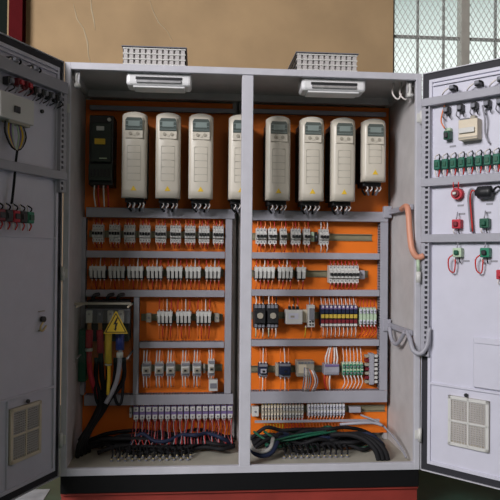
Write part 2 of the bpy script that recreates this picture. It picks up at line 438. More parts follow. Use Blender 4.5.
# ------------------------------------------------------------------ frequency drives
def make_drive(h, label, loc, group):
    w, d, arc, bul = .118, .20, .014, .012
    t = thing('motor_drive', label, 'drive', loc, 0, group)
    m = MB(); i = m.mi(drivem); nx, nz = 14, 10; G = []
    for k in range(nz+1):
        row = []
        for j in range(nx+1):
            u = -1+2*j/nx; top = h-arc*abs(u)**2.4
            z = top*k/nz
            y = -d-bul*(1-u*u)+(.012 if abs(u) > .99 else 0)+(.010 if k == nz else 0)
            row.append(m.bm.verts.new((u*w/2, y, z)))
        G.append(row)
    for k in range(nz):
        for j in range(nx):
            f = m.bm.faces.new((G[k][j], G[k][j+1], G[k+1][j+1], G[k+1][j])); f.material_index = i; f.smooth = True
    B = []
    for k in (0, nz): B.append([m.bm.verts.new((v.co.x, -d+.045, v.co.z)) for v in G[k]])
    for j in range(nx):
        m.bm.faces.new((G[0][j+1], G[0][j], B[0][j], B[0][j+1])).material_index = i
        m.bm.faces.new((G[nz][j], G[nz][j+1], B[1][j+1], B[1][j])).material_index = i
    for j, s in ((0, 1), (nx, -1)):
        m.bm.faces.new([G[k][j] for k in range(nz+1)]+[B[1][j], B[0][j]]).material_index = i
    m.bm.faces.new(B[0]+B[1][::-1]).material_index = i
    yf = lambda x: -d-bul*(1-(2*x/w)**2)
    m.build('housing', t)
    m = MB(); m.b2(-w/2+.006, w/2-.006, -d+.046, 0, .006, h-.02, rearm, .003)
    for k in range(5):
        for s in (-1, 1): m.b2(s*(w/2-.006), s*(w/2-.003), -.03-k*.025, -.018-k*.025, .03, h-.05, black)
    m.build('rear_housing', t)
    # cover with step lines
    m = MB()
    zs = [h*.60-.033*k for k in range(int(h*.60/.033)-1)]
    for z in zs: m.b2(-.030, .030, yf(0)-.0002, yf(.03)+.001, z, z+.0025, drive2)
    for s in (-1, 1): m.b2(s*.030, s*.032, yf(.03)-.0012, yf(.03)+.004, zs[-1], zs[0], drive2)
    m.build('cover_lines', t)
    # keypad
    m = MB(); zt = h-.022
    m.prism_y([(-.040, zt-.105), (.040, zt-.105), (.043, zt-.02), (.036, zt-.004), (0, zt), (-.036, zt-.004), (-.043, zt-.02)], yf(0)-.004, yf(.04)+.004, drivem)
    m.prism_y([(-.040, zt-.068), (.040, zt-.068), (.040, zt-.020), (.033, zt-.008), (-.033, zt-.008), (-.040, zt-.020)], yf(0)-.007, yf(0)-.003, lcd)
    for q in range(3): m.b2(-.038, .038, yf(0)-.0078, yf(0)-.0065, zt-.026-q*.018, zt-.0235-q*.018, lcd2)
    kp = m.build('keypad', t)
    m = MB(); m.b2(-.027, .027, yf(0)-.009, yf(0)-.006, zt-.050, zt-.026, lcd2, .001); m.build('display', kp)
    m = MB()
    for s in (-1, 1): m.cyl((s*.017, yf(0)-.002, zt-.084), (s*.017, yf(0)-.008, zt-.084), .008, taupe, 12)
    m.cyl((0, yf(0)-.002, zt-.090), (0, yf(0)-.007, zt-.090), .006, drivem, 10)
    m.build('buttons', kp)
    m = MB(); m.prism_y([(-.014, .032), (.014, .032), (0, .056)], yf(0)-.0015, yf(0)+.002, yellow); m.build('warning_sticker', t)
    m = MB()
    m.b2(-.045, .045, -.16, -.04, -.020, .002, black, .003); m.build('gland_box', t)
    for x, mm in ((-.032, blackw), (-.010, greyw), (.016, blackw), (.034, greyw)):
        k = MB(); k.tube([(x, -.11, -.018), (x*1.2, -.115, -.035), (x*.8+.006, -.10, -.058)], .0055, mm, 6); k.build('cable', t)
        k = MB(); k.tube([(x+.006, -.15, -.018), (x+.012, -.155, -.030), (x+.002, -.15, -.045)], .0028, whw, 5); k.build('clamp_wire', t)
    return t
DL = ['tall cream drive in the left bay, next to the dark module', 'tall cream drive, second from left in the left bay', 'tall cream drive, third from left in the left bay', 'tall cream drive partly hidden behind the centre post']
big = None
for x, l in zip((-.520, -.360, -.203, -.010), DL):
    if big is None: big = make_drive(.408, l, (x, YP, 1.437), 'row of cream motor drives')
    else: dup(big, (x, YP, 1.437), l)
for x, l in zip((.168, .334, .490), ('tall cream drive just right of the centre post', 'tall cream drive in the middle of the right bay', 'tall cream drive next to the short one in the right bay')): dup(big, (x+.004, YP, 1.436), l)
make_drive(.308, 'short cream drive at the right end of the row', (.647, YP, 1.535), 'row of cream motor drives')

# dark module at top left
t = thing('soft_starter', 'dark green-black electronic module with a yellow label, left of the drives', 'electronic module', (-.685, YP, 1.50))
m = MB(); m.b2(-.058, .058, -.13, 0, 0, .34, black, .004); m.b2(-.046, .050, -.148, -.13, .11, .30, dkmod, .003); m.b2(-.056, .056, -.152, -.13, .02, .10, dkmod, .004); m.build('housing', t)
m = MB(); m.b2(-.028, .022, -.156, -.147, .195, .222, yellow, .001); tag(m.build('label_plate', t), 'yellow label')
m = MB(); m.b2(-.020, .016, -.156, -.147, .262, .282, whitep, .001); tag(m.build('label_plate', t), 'white label')
m = MB(); m.b2(-.005, .03, -.156, -.147, .125, .130, palegreen); m.build('marking', t)
m = MB(); m.cyl((.038, -.13, .318), (.038, -.142, .318), .009, whitep); m.build('knob', t)
m = MB()
for k in range(6): m.b2(-.045+k*.016, -.035+k*.016, -.158, -.15, .04, .075, black)
m.build('terminal_row', t)
for x in (-.03, -.012, .012, .032):
    m = MB(); m.tube([(x, -.12, .005), (x*1.1, -.125, -.04), (x, -.09, -.10)], .004, whw if x in (-.03, .012) else redw, 6); m.build('wire', t)

# ------------------------------------------------------------------ small devices
def wires(t, xs, z0, z1, cols, y0=-.045, r=.0028, jit=.003):
    for k, x in enumerate(xs):
        mm = cols[k % len(cols)]; zm = (z0+z1)/2
        m = MB(); m.tube([(x, y0, z0), (x+random.uniform(-jit, jit), y0-.004, zm), (x+random.uniform(-jit, jit), y0+.012, z1)], r, mm, 5, 2)
        # pale ferrule collar near the terminal
        dz = .011 if z1 > z0 else -.011
        m.cyl((x, y0, z0), (x, y0-.001, z0+dz), r*1.35, whw, 6)
        m.build('wire', t)
def make_breaker(label, loc, group, w=.054, h=.086, poles=4, up=.030, dn=.028, cols=None):
    t = thing('circuit_breaker', label, 'circuit breaker', loc, 0, group)
    cols = cols or [orw, redw]
    p = w/poles; m = MB()
    for k in range(poles):
        x = -w/2+p*k
        poly = [(0, -h/2), (0, h/2), (-.045, h/2), (-.045, h/2-.022), (-.062, h/2-.026), (-.062, -h/2+.026), (-.045, -h/2+.022), (-.045, -h/2)]
        m.prism_x(poly, x+.0006, x+p-.0006, whitep)
        for s in (-1, 1): m.cyl((x+p/2, -.045, s*(h/2-.010)), (x+p/2, -.0462, s*(h/2-.010)), p*.22, ductd, 8)
    m.build('body', t)
    for k in range(poles):
        x = -w/2+p*(k+.5); m = MB(); m.b2(x-p*.36, x+p*.36, -.073, -.060, -.007, .007, black, .001); m.build('toggle', t)
    xs = [-w/2+p*(k+.5) for k in range(poles)]
    wires(t, xs, h/2-.002, h/2+up, cols, r=.0028); wires(t, xs, -h/2+.002, -h/2-dn, cols, r=.0028)
    return t
xa = [-.708, -.626, -.553, -.477, -.399, -.325, -.253, -.183, -.112]
b0 = None
for k, x in enumerate(xa):
    l = 'white four-pole breaker, %s from left in the top breaker row of the left bay' % ORD[k]
    g = 'breakers in the top row of the left bay'
    if k == 0: b0 = make_breaker(l, (x, RAILY, 1.270), g)
    else: dup(b0, (x, RAILY, 1.270), l)

def make_fuse(label, loc, group, w=.080, h=.064, n=4, up=.043, dn=.051):
    t = thing('fuse_holder', label, 'fuse block', loc, 0, group)
    m = MB(); m.b2(-w/2, w/2, -.040, 0, -h/2, h/2, black, .001); m.b2(-w/2, w/2, -.064, -.038, h/2-.022, h/2, whitep, .001); m.build('base', t)
    p = w/n
    for k in range(n):
        x = -w/2+p*(k+.5); m = MB()
        m.prism_x([(-.038, -h/2+.004), (-.038, h/2-.004), (-.066, h/2-.008), (-.070, h/2-.024), (-.062, -h/2+.008)], x-p*.33, x+p*.33, whitep)
        m.build('lever', t)
    xs = [-w/2+p*(k+.5) for k in range(n)]
    wires(t, xs, h/2-.002, h/2+up, [redw, orw, whw], y0=-.035); wires(t, xs, -h/2+.002, -h/2-dn, [orw, redw], y0=-.035)
    return t
f0 = None
for k, x in enumerate((-.706, -.613, -.522, -.427, -.328, -.236, -.137)):
    l = 'white lever fuse block, %s from left in the seven-block row of the left bay' % ORD[k]
    if k == 0: f0 = make_fuse(l, (x, RAILY, 1.075), 'fuse blocks in the second row of the left bay')
    else: dup(f0, (x, RAILY, 1.075), l)
f1 = None
for k, x in enumerate((-.374, -.281, -.181)):
    l = 'white lever fuse block, %s of the three right of the main cables' % ['left', 'middle', 'right'][k]
    if k == 0: f1 = make_fuse(l, (x, RAILY, .852), 'fuse blocks beside the main cables', w=.076, up=.06, dn=.075)
    else: dup(f1, (x, RAILY, .852), l)
def clamp(x, z, label, mm=taupe, w=.02, h=.045):
    m = MB(); m.b2(-w/2, w/2, -.035, 0, -h/2, h/2, mm, .002); m.cyl((0, -.035, 0), (0, -.038, 0), .005, ductd)
    tag(m.build('end_clamp', None, (x, RAILY, z)), label, 'end clamp', 'clamps on the metal rails')
clamp(-.455, .850, 'grey clamp on the rail left of the three white fuse blocks', w=.026)
clamp(-.115, .850, 'grey clamp on the rail right of the three white fuse blocks', w=.026)

def make_contactor(label, loc, group, w=.043, h=.076, bodym=whitep, face=taupe, up=.055, dn=.055, cols=None, n=3):
    t = thing('contactor', label, 'contactor', loc, 0, group); cols = cols or [whw, whw, orw]
    m = MB(); m.b2(-w/2, w/2, -.045, 0, -h/2, h/2, bodym, .002); m.b2(-w/2+.003, w/2-.003, -.068, -.045, -h/2+.016, h/2-.016, bodym, .002); m.build('body', t)
    m = MB(); m.b2(-w/2+.008, w/2-.008, -.072, -.067, -.012, .010, face, .001); m.build('front_plate', t)
    m = MB(); m.b2(-.006, .006, -.075, -.071, -.006, .003, black); m.build('indicator', t)
    for s in (-1, 1):
        m = MB(); m.b2(-w/2+.002, w/2-.002, -.050, -.044, s*h/2-s*.002, s*h/2-s*.014, ductd)
        m.build('terminal_cover', t)
    xs = [(-w/2+w/n*(k+.5)) for k in range(n)]
    wires(t, xs, h/2-.002, h/2+up, cols, y0=-.035, r=.003); wires(t, xs, -h/2+.002, -h/2-dn, cols, y0=-.035, r=.003)
    return t
c0 = None
for k, x in enumerate((-.463, -.400, -.343, -.270, -.212)):
    l = 'small white contactor, %s from left in the lowest device row of the left bay' % ORD[k]
    if k == 0: c0 = make_contactor(l, (x, RAILY, .594), 'small contactors in the left bay', h=.066, up=.06, dn=.06)
    else: dup(c0, (x, RAILY, .594), l)
t = make_contactor('white relay with an extra block hanging below it, right end of the left contactor row', (-.140, RAILY, .600), None, w=.034, dn=.02)
m = MB(); m.b2(-.012, .032, -.055, -.01, -.115, -.058, whitep, .002); m.b2(-.006, .026, -.058, -.054, -.10, -.075, ductd); m.build('auxiliary_block', t)
clamp(-.176, .594, 'olive clamp beside the end relay of the left contactor row', w=.012)

def make_terminal(label, loc, group, w=.0295, h=.074, m1=whitep, m2=taupe, dn=.10, up=.020, cols=None, name='terminal_block', nw=2):
    t = thing(name, label, 'terminal', loc, 0, group); cols = cols or [redw, whw]
    m = MB(); m.prism_x([(0, -h/2), (0, h/2), (-.030, h/2), (-.046, h/2-.018), (-.046, -h/2+.018), (-.030, -h/2)], -w/2+.0015, w/2-.0015, m2); m.build('body', t)
    for s in (-1, 1):
        m = MB(); zc = s*(h/2-.018); m.b2(-w/2+.003, w/2-.003, -.052, -.040, zc-.011, zc+.011, m1, .002); m.cyl((0, -.052, zc), (0, -.0535, zc), min(.005, w*.3), ductd, 8); m.build('screw_cap', t)
    xs = [-.005, .005][:nw] if nw > 1 else [0]
    wires(t, xs, h/2-.004, h/2+up, cols, y0=-.032, r=.002); wires(t, xs, -h/2+.004, -h/2-dn, cols, y0=-.036, r=.0024, jit=.012)
    return t
t0 = None
for k in range(16):
    x = -.512+k*.0312
    l = 'white double terminal, %s from left in the long strip at the bottom left' % ORD[k]
    if k % 4 == 0:
        t0 = make_terminal(l, (x, RAILY, .378), 'terminals in the long strip of the left bay', m2=purple, dn=.06, cols=[redw, orw])
        for q, mm in enumerate((maroon, greyw, redw)):
            xx = -.009+.009*q; m = MB(); m.tube([(xx, -.036, -.036), (xx+random.uniform(-.006, .006), -.09, -.065), (xx+random.uniform(-.012, .012), -.17, -.080), (xx+random.uniform(-.014, .014), -.20, -.112)], .0022, mm, 5, 3); m.build('wire', t0)
    else: dup(t0, (x, RAILY, .378), l)
clamp(-.540, .378, 'pale clamp at the left end of the long terminal strip', whitep, .012, .05)

# right bay, top row
G1 = 'breakers in the top row of the right bay'
make_breaker('white breaker nearest the centre post in the top row of the right bay', (.106, RAILY, 1.265), G1, w=.054, h=.078, poles=3, up=.04, dn=.04)
make_breaker('white breaker, second from the centre post in the top row of the right bay', (.163, RAILY, 1.265), G1, w=.044, h=.078, poles=2, up=.04, dn=.04)
make_breaker('narrow white breaker, third from the centre post in the right bay', (.219, RAILY, 1.265), G1, w=.034, h=.078, poles=2, up=.04, dn=.04)
make_breaker('greyish white breaker, fourth from the centre post in the right bay', (.283, RAILY, 1.265), G1, w=.048, h=.078, poles=3, up=.04, dn=.04)
make_breaker('narrow white breaker beside the green end clamp in the right bay', (.339, RAILY, 1.265), G1, w=.034, h=.078, poles=2, up=.04, dn=.04)
make_breaker('lone white breaker before the bare rail in the right bay', (.428, RAILY, 1.265), G1, w=.048, h=.078, poles=3, up=.04, dn=.04, cols=[whw, orw])
clamp(.372, 1.265, 'pale green clamp in the top row of the right bay', palegreen, .016, .05)
clamp(.390, 1.265, 'dark clamp left of the lone breaker in the right bay', black, .01, .05)
G2 = 'fuse blocks in the second row of the right bay'
make_fuse('wide white lever fuse block nearest the centre post in the right bay', (.124, RAILY, 1.077), G2, w=.104, n=5)
make_fuse('white lever fuse block, second from the centre post in the right bay', (.229, RAILY, 1.077), G2, w=.076, n=4)
make_fuse('narrow white lever fuse block before the bare middle of the rail', (.311, RAILY, 1.077), G2, w=.046, n=2)
# row of eight single-pole breakers
p0 = None
for k in range(8):
    x = .464+k*.0194
    l = 'slim white single breaker, %s from left in the block of eight in the right bay' % ORD[k]
    if k == 0: p0 = make_breaker(l, (x, RAILY, 1.075), 'block of eight slim breakers in the right bay', w=.0188, h=.088, poles=1, up=.026, dn=.038, cols=[redw])
    else: dup(p0, (x, RAILY, 1.075), l)
clamp(.630, 1.072, 'grey clamp right of the block of eight slim breakers', ductm, .03, .045)

# right bay, third row
def big_contactor(label, x):
    t = thing('power_contactor', label, 'contactor', (x, RAILY, .862), 0, 'pair of black contactors')
    m = MB(); m.b2(-.031, .031, -.06, 0, -.06, .058, black, .004); m.b2(-.027, .027, -.085, -.06, -.035, .034, black, .003)
    for k in range(3):
        for s in (-1, 1): m.b2(-.026+k*.018, -.012+k*.018, -.066, -.058, s*.056, s*.040, ductd)
    m.build('body', t)
    m = MB(); m.cyl((0, -.084, .004), (0, -.091, .004), .015, taupe, 16); m.b2(-.014, .014, -.090, -.084, -.006, .014, taupe, .001); m.build('indicator', t)
    wires(t, (-.018, 0, .018), .055, .105, [whw, orw, blackw], y0=-.05, r=.003); wires(t, (-.018, 0, .018), -.058, -.110, [palegreen, orw, whw], y0=-.05, r=.003)
    return t
big_contactor('black power contactor next to the centre post in the right bay', .100)
big_contactor('black power contactor beside the white relay box in the right bay', .165)
t = thing('relay_box', 'square white relay box right of the two black contactors', 'relay', (.274, RAILY, .858))
m = MB(); m.b2(-.042, .042, -.075, 0, -.036, .036, whitep, .004); m.build('case', t)
m = MB(); m.b2(-.03, .02, -.077, -.074, -.01, .02, door_in); m.b2(-.02, .0, -.0785, -.0765, -.002, .008, taupe); m.build('label_plate', t)
m = MB()
for x in (-.02, 0, .02): m.b2(x-.007, x+.007, -.055, -.03, .036, .052, black, .002)
m.build('plug', t)
wires(t, (-.02, 0, .02), .05, .095, [orw, blackw, redw], y0=-.04)
t = thing('relay_socket', 'upright white relay socket left of the coloured relay row', 'relay', (.357, RAILY, .862))
m = MB(); m.b2(-.010, .026, -.05, 0, -.058, .055, whitep, .002); m.b2(-.035, -.010, -.035, 0, -.035, .03, beige, .002); m.build('socket', t)
m = MB(); m.b2(-.003, .019, -.075, -.05, -.02, .04, ductd, .002); m.build('relay', t)
for z in (-.045, -.03): 
    m = MB(); m.cyl((.002, -.05, z), (.002, -.052, z), .005, black, 8); m.cyl((.016, -.05, z), (.016, -.052, z), .005, black, 8); m.build('screw', t)
wires(t, (0, .016), .05, .095, [greyw, orw]); wires(t, (-.02, .01), -.05, -.11, [yellow, orw])
def make_relay(label, loc, group):
    t = thing('relay_module', label, 'relay', loc, 0, group); w = .0205
    m = MB(); m.b2(-w/2+.001, w/2-.001, -.040, 0, -.05, .055, bluedk); m.build('body', t)
    for z0, z1, mm, nm in ((.036, .054, purple, 'top_cap'), (.014, .034, bluedk, 'coil_cap'), (-.010, .010, yellowd, 'yellow_relay'), (-.036, -.017, maroon, 'lower_cap'), (-.05, -.038, whitep, 'terminal')):
        m = MB(); m.b2(-w/2+.002, w/2-.002, -.052, -.038, z0, z1, mm, .001); m.build(nm, t)
    m = MB(); m.b2(-.004, .004, -.0535, -.051, .044, .054, whw); m.build('marker', t)
    wires(t, (-.004, .005), .053, .098, [whw, orw], y0=-.03, r=.0022); wires(t, (-.004, .005), -.048, -.110, [orw, whw], y0=-.03, r=.0022)
    return t
r0 = None
for k in range(9):
    x = .424+k*.0212; l = 'slim relay with purple, yellow and maroon bands, %s from left in its row' % ORD[k]
    if k == 0: r0 = make_relay(l, (x, RAILY, .860), 'row of yellow-banded relays in the right bay')
    else: dup(r0, (x, RAILY, .860), l)
q0 = None
for k in range(5):
    x = .622+k*.0185; l = 'white and red terminal, %s from left beside the yellow-banded relays' % ORD[k]
    if k == 0: q0 = make_terminal(l, (x, RAILY, .858), 'white and red terminals beside the relays', w=.0175, h=.09, m1=door_in, m2=redc if k > 9 else palegreen, dn=.06, up=.045, cols=[redw], nw=1)
    else: dup(q0, (x, RAILY, .858), l)

# right bay, fourth row
t = make_contactor('small dark blue contactor nearest the centre post in the lowest device row', (.121, RAILY, .588), None, w=.046, h=.064, bodym=bluedk, face=ductm, up=.08, dn=.09, cols=[orw, whw, orw])
t = make_contactor('navy square contactor with a pale left flank in the lowest device row', (.232, RAILY, .586), None, w=.060, h=.07, bodym=bluedk, face=bluedk, up=.08, dn=.09, cols=[orw, whw, orw])
m = MB(); m.b2(-.045, -.031, -.045, 0, -.03, .034, taupe, .002); m.build('side_contact', t)
t = thing('power_supply', 'taupe power supply with a bunch of grey wires, lowest row of the right bay', 'power supply', (.338, RAILY, .585))
m = MB(); m.b2(-.048, .040, -.07, 0, -.028, .050, taupe, .003); m.b2(-.040, .0, -.073, -.069, -.01, .035, beige, .001); m.build('case', t)
m = MB()
for k in range(5): m.b2(-.042+k*.016, -.032+k*.016, -.075, -.068, .038, .048, ductd)
m.build('terminal_row', t)
for k, mm in enumerate((greyw, whw, taupe, greyw, orw, whw, greyw)):
    x = -.02+k*.012; m = MB(); m.tube([(x*.5, -.07, .02-k*.003), (x*.7, -.092, .0), (x+.004, -.085, -.05), (x*.8, -.05, -.105)], .0036, mm, 6); m.build('wire', t)
t = thing('signal_converter', 'grey converter with white wires above it, right of the taupe power supply', 'converter', (.470, RAILY, .590))
m = MB(); m.b2(-.039, .039, -.06, 0, -.027, .028, ductm, .002); m.b2(-.036, .036, -.064, -.058, .016, .027, purple, .001); m.b2(-.036, .036, -.063, -.059, -.022, -.012, greyw); m.build('case', t)
for k, mm in enumerate((whw, whw, orw, whw, whw)):
    x = -.028+k*.014; m = MB(); m.tube([(x, -.045, .026), (x*1.1, -.05, .06), (x*.6+.01, -.03, .115)], .0042, mm, 6); m.build('wire', t)
for k, mm in enumerate((redw, orw, whw)):
    x = -.030+k*.013; m = MB(); m.tube([(x, -.045, -.025), (x-.006, -.05, -.06), (x*.6, -.03, -.11)], .0038, mm, 6); m.build('wire', t)
g0 = None
for k in range(6):
    x = .536+k*.0185; l = 'green terminal, %s from left in the lowest device row of the right bay' % ORD[k]
    if k == 0: g0 = make_terminal(l, (x, RAILY, .588), 'green terminals in the right bay', w=.0175, h=.068, m1=green, m2=palegreen, up=.08, dn=.07, cols=[whw], nw=1)
    else: dup(g0, (x, RAILY, .588), l)
t = thing('terminal_ladder', 'upright brown and grey terminal ladder beside the right duct', 'terminal', (.683, RAILY, .583))
m = MB(); m.b2(-.012, .012, -.04, 0, -.075, .085, ductm, .002); m.build('strip', t)
for k in range(7):
    m = MB(); z = -.068+k*.022; m.b2(-.034, -.013, -.035, -.008, z, z+.014, maroon if k % 2 else taupe, .001); m.b2(.013, .032, -.035, -.008, z, z+.014, whitep, .001); m.build('connector', t)
# bottom terminals, right bay
s0 = None
for k in range(14):
    x = .122+k*.0155; l = 'slim beige terminal, %s from left at the bottom of the right bay' % ORD[k]
    if k % 7 == 0: s0 = make_terminal(l, (x, RAILY, .376), 'beige terminals at the bottom of the right bay', w=.0150, h=.072, m1=beige if k < 7 else whitep, m2=taupe, dn=.075, cols=[redw if k else yellow], nw=1)
    else: dup(s0, (x, RAILY, .376), l)
clamp(.085, .376, 'white and red clamp at the left end of the beige terminals', whitep, .035, .05)
s0 = None
for k in range(12):
    x = .358+k*.0162; l = 'slim white terminal, %s from left at the bottom of the right bay' % ORD[k]
    if k == 0: s0 = make_terminal(l, (x, RAILY, .382), 'white terminals at the bottom of the right bay', w=.0155, h=.066, m1=door_in, m2=whitep, dn=.085, cols=[orw], nw=1)
    else: dup(s0, (x, RAILY, .382), l)
t = thing('wire_clip', 'grey wire clip on the rail right of the white terminals', 'clip', (.60, RAILY, .378)); m = MB(); m.b2(-.03, .03, -.03, 0, -.015, .015, ductm, .002); m.build('clip', t)
m = MB(); m.b2(-.32, .32, -.010, 0, -.006, .006, ductm, .001); tag(m.build('support_bar', None, (.40, .375, .30+.03)), 'thin grey bar below the bottom terminals of the right bay', 'bar')

# ------------------------------------------------------------------ main switch with cover
t = thing('main_switch', 'main switch block with white fuse caps behind the clear cover', 'switch', (-.655, YP, .80))
m = MB(); m.b2(-.095, .11, -.10, 0, -.06, .14, black, .004); m.b2(-.10, .115, -.12, -.10, .03, .10, ductd, .003); m.build('body', t)
for k, x in enumerate((-.077, -.026, .024, .074)):
    m = MB(); m.b2(x-.014, x+.014, -.145, -.12, .035, .095, whitep if k != 1 else ductd, .004); m.cyl((x, -.145, .078), (x, -.148, .078), .006, steel); tag(m.build('fuse_cap', t))
    m = MB(); m.b2(x-.009, x+.009, -.135, -.122, -.02, .035, copper, .001); m.build('terminal_lug', t)
m = MB()
for x in (-.07, 0, .05): m.tube([(x, -.08, .14), (x+.01, -.10, .165), (x+.03, -.08, .17)], .009, black, 8)
m.build('link', t)
t = thing('clear_cover', 'clear acrylic guard sheet over the main switch at the left', 'cover', (-.655, .20, .66))
m = MB(); m.b2(-.132, .132, -.002, .002, 0, .278, acrylic, .0008); m.build('sheet', t)
for k, (x, z) in enumerate(((-.118, .26), (.118, .26), (-.118, .02), (.118, .02))):
    m = MB(); m.cyl((x, .23, z), (x, -.008, z), .005, beige if k < 2 else steel, 10); m.build('stand_off', t)
m = MB(); m.b2(-.132, .132, -.006, .004, .270, .280, taupe, .001); m.build('edge_strip', t)
t = thing('warning_sign', 'yellow triangle warning sign with a black lightning bolt', 'sign', (-.592, .194, .795))
m = MB(); m.prism_y([(-.056, 0), (.056, 0), (.004, .103), (-.004, .103)], -.002, .001, yellow); m.build('plate', t)
m = MB()
o3 = [(-.050, .005), (.050, .005), (0, .098)]; i3 = [(-.043, .009), (.043, .009), (0, .089)]
ii = m.mi(black); A = [m.bm.verts.new((x, -.0028, z)) for x, z in o3]; B = [m.bm.verts.new((x, -.0028, z)) for x, z in i3]
for k in range(3): m.bm.faces.new((A[k], A[(k+1) % 3], B[(k+1) % 3], B[k])).material_index = ii
m.build('black_border', t)
m = MB(); m.prism_y([(.004, .076), (-.012, .042), (-.002, .044), (-.006, .022), (-.011, .024), (-.001, .012), (.005, .028), (.001, .026), (.010, .052), (.001, .050), (.010, .074)], -.0035, -.002, black); m.build('lightning_bolt', t)
# main cables
def cable(label, pts, r, mm, name='power_cable', group=None, sleeves=(), cat='cable', n=10):
    t = thing(name, label, cat, pts[0], 0, group); o = Vector(pts[0])
    m = MB(); m.tube([Vector(p)-o for p in pts], r, mm, n, 5); m.build('jacket', t)
    for a, b, rr, sm, nm in sleeves:
        k = MB(); k.tube([Vector(a)-o, Vector(b)-o], rr, sm, 10, 1); k.build(nm, t)
    return t
GC = 'main power cables hanging from the main switch'
cable('thick red sleeved main cable, leftmost under the main switch', [(-.730, .30, .79), (-.728, .28, .70), (-.722, .28, .60), (-.700, .28, .52), (-.68, .30, .47)], .013, redc, group=GC, sleeves=[((-.73, .295, .80), (-.729, .28, .72), .017, redc, 'sleeve'), ((-.729, .281, .715), (-.729, .28, .70), .0175, whitep, 'band')])
cable('red main cable with a black lower end behind the yellow strip', [(-.682, .30, .79), (-.675, .29, .68), (-.668, .29, .58), (-.66, .29, .50), (-.69, .25, .40), (-.75, .18, .30)], .012, blackw, group=GC, sleeves=[((-.682, .30, .80), (-.676, .29, .69), .016, redc, 'sleeve')])
cable('yellow main cable hanging below the warning sign', [(-.632, .30, .79), (-.632, .24, .70), (-.628, .24, .60), (-.632, .24, .50)], .008, yellow, group=GC, sleeves=[((-.634, .25, .80), (-.632, .24, .65), .017, yellow, 'sleeve'), ((-.632, .24, .647), (-.632, .24, .64), .018, taupe, 'band')])
cable('main cable with blue sleeve right of the yellow one', [(-.580, .30, .79), (-.578, .25, .70), (-.582, .25, .62), (-.60, .25, .54), (-.64, .23, .46)], .011, greyw, group=GC, sleeves=[((-.582, .27, .80), (-.579, .25, .71), .020, bluew, 'sleeve'), ((-.579, .25, .70), (-.579, .25, .675), .016, whitep, 'lug')])
for k, (a, b) in enumerate(((-.70, 'outer'), (-.645, 'second'), (-.61, 'third'), (-.57, 'inner'))):
    cable('black supply cable running down left under the main switch, %s of four' % b, [(a, .33, .66), (a+.004, .29, .56), (-.672+.016*k, .275, .475), (-.690+.010*k, .26+.008*k, .41), (-.722+.006*k, .21+.012*k, .345), (-.752+.008*k, .17+.015*k, .285), (-.762+.012*k, .20+.03*k, .222)], .0105, blackw, group='black supply cables on the left')
for k, (x, l) in enumerate(((-.690, 'under the red cables'), (-.600, 'under the blue cable'))):
    cable('thin black cable loop hanging over the wide duct %s' % l, [(x-.01, .30, .60), (x-.008, .27, .52), (x+.006, .27, .455), (x+.028, .27, .46), (x+.035, .29, .56)], .007, blackw, 'cable_loop')
m = MB(); m.b2(-.783, -.745, .30, .40, .55, .80, greendk, .003); tag(m.build('junction_box'), 'dark green box at the left cabinet wall beside the red cable', 'box')

# ------------------------------------------------------------------ cable bundles at the floor
for b, (x0, x1, base) in enumerate(((-.76, -.03, 'left'), (.05, .70, 'right'))):
    for j in range(16):
        y = .22+.011*j; z = .240+.0125*(j*7 % 5)
        s0 = random.choice((0, 0, .12, .3)); s1 = random.choice((1, 1, .85, .7)) if j > 5 else 1
        pts = []; n = 9
        for i in range(n):
            u = s0+(s1-s0)*i/(n-1); pts.append((x0+(x1-x0)*u, y+random.uniform(-.025, .025), max(.228, z+random.uniform(-.016, .018))))
        pts[0] = (pts[0][0], pts[0][1], .236); pts[-1] = (pts[-1][0], pts[-1][1], .246)
        mm = [blackw, blackw, bluedk, blackw, blackw, greendk if b else bluedk, blackw, blackw, blackw][j % 9]
        cable('dark cable in the tangled bundle along the floor of the %s bay' % base, pts, .0095, mm, 'floor_cable', 'dark cables along the floor of the %s bay' % base, n=8)
for j in range(2):
    cable('green wire lying among the dark cables of the right bay', [(.07+.05*j, .30, .30), (.14+.06*j, .23, .275), (.26+.08*j, .22, .30), (.42+.05*j, .25, .31)], .006, greendk, 'floor_cable', 'green wires in the right bay', n=6)
cable('white and blue looped cable at the floor beside the centre post', [(.035, .14, .30), (.05, .11, .272), (.09, .10, .262), (.13, .12, .272), (.15, .18, .30)], .009, whitep, 'looped_cable')
cable('dark blue looped cable under the white loop beside the centre post', [(.035, .13, .275), (.06, .10, .252), (.10, .09, .246), (.14, .11, .258), (.17, .16, .29)], .010, bluedk, 'looped_cable')
# heavy hoses curving to the floor on the right
for j, (dx, l) in enumerate(((0, 'outer'), (-.022, 'middle'), (-.044, 'inner'))):
    cable('thick black hose bending down to the floor in the right corner, %s of three' % l, [(.48+dx, .22, .30), (.56+dx, .17, .315), (.625+dx, .13, .30), (.665+dx, .10, .262), (.68+dx, .09, .217)], .012, blackw, 'corner_hose', 'black hoses in the right corner')
cable('thin grey wire slanting forward on the right cabinet wall', [(.62, .36, .36), (.70, .28, .335), (.745, .14, .28), (.757, .06, .235)], .005, greyw, 'corner_wire')
cable('light grey flexible pipe lying above the black hoses in the right corner', [(.50, .30, .33), (.58, .26, .345), (.66, .26, .345), (.70, .25, .335)], .007, ductm, 'corner_pipe')
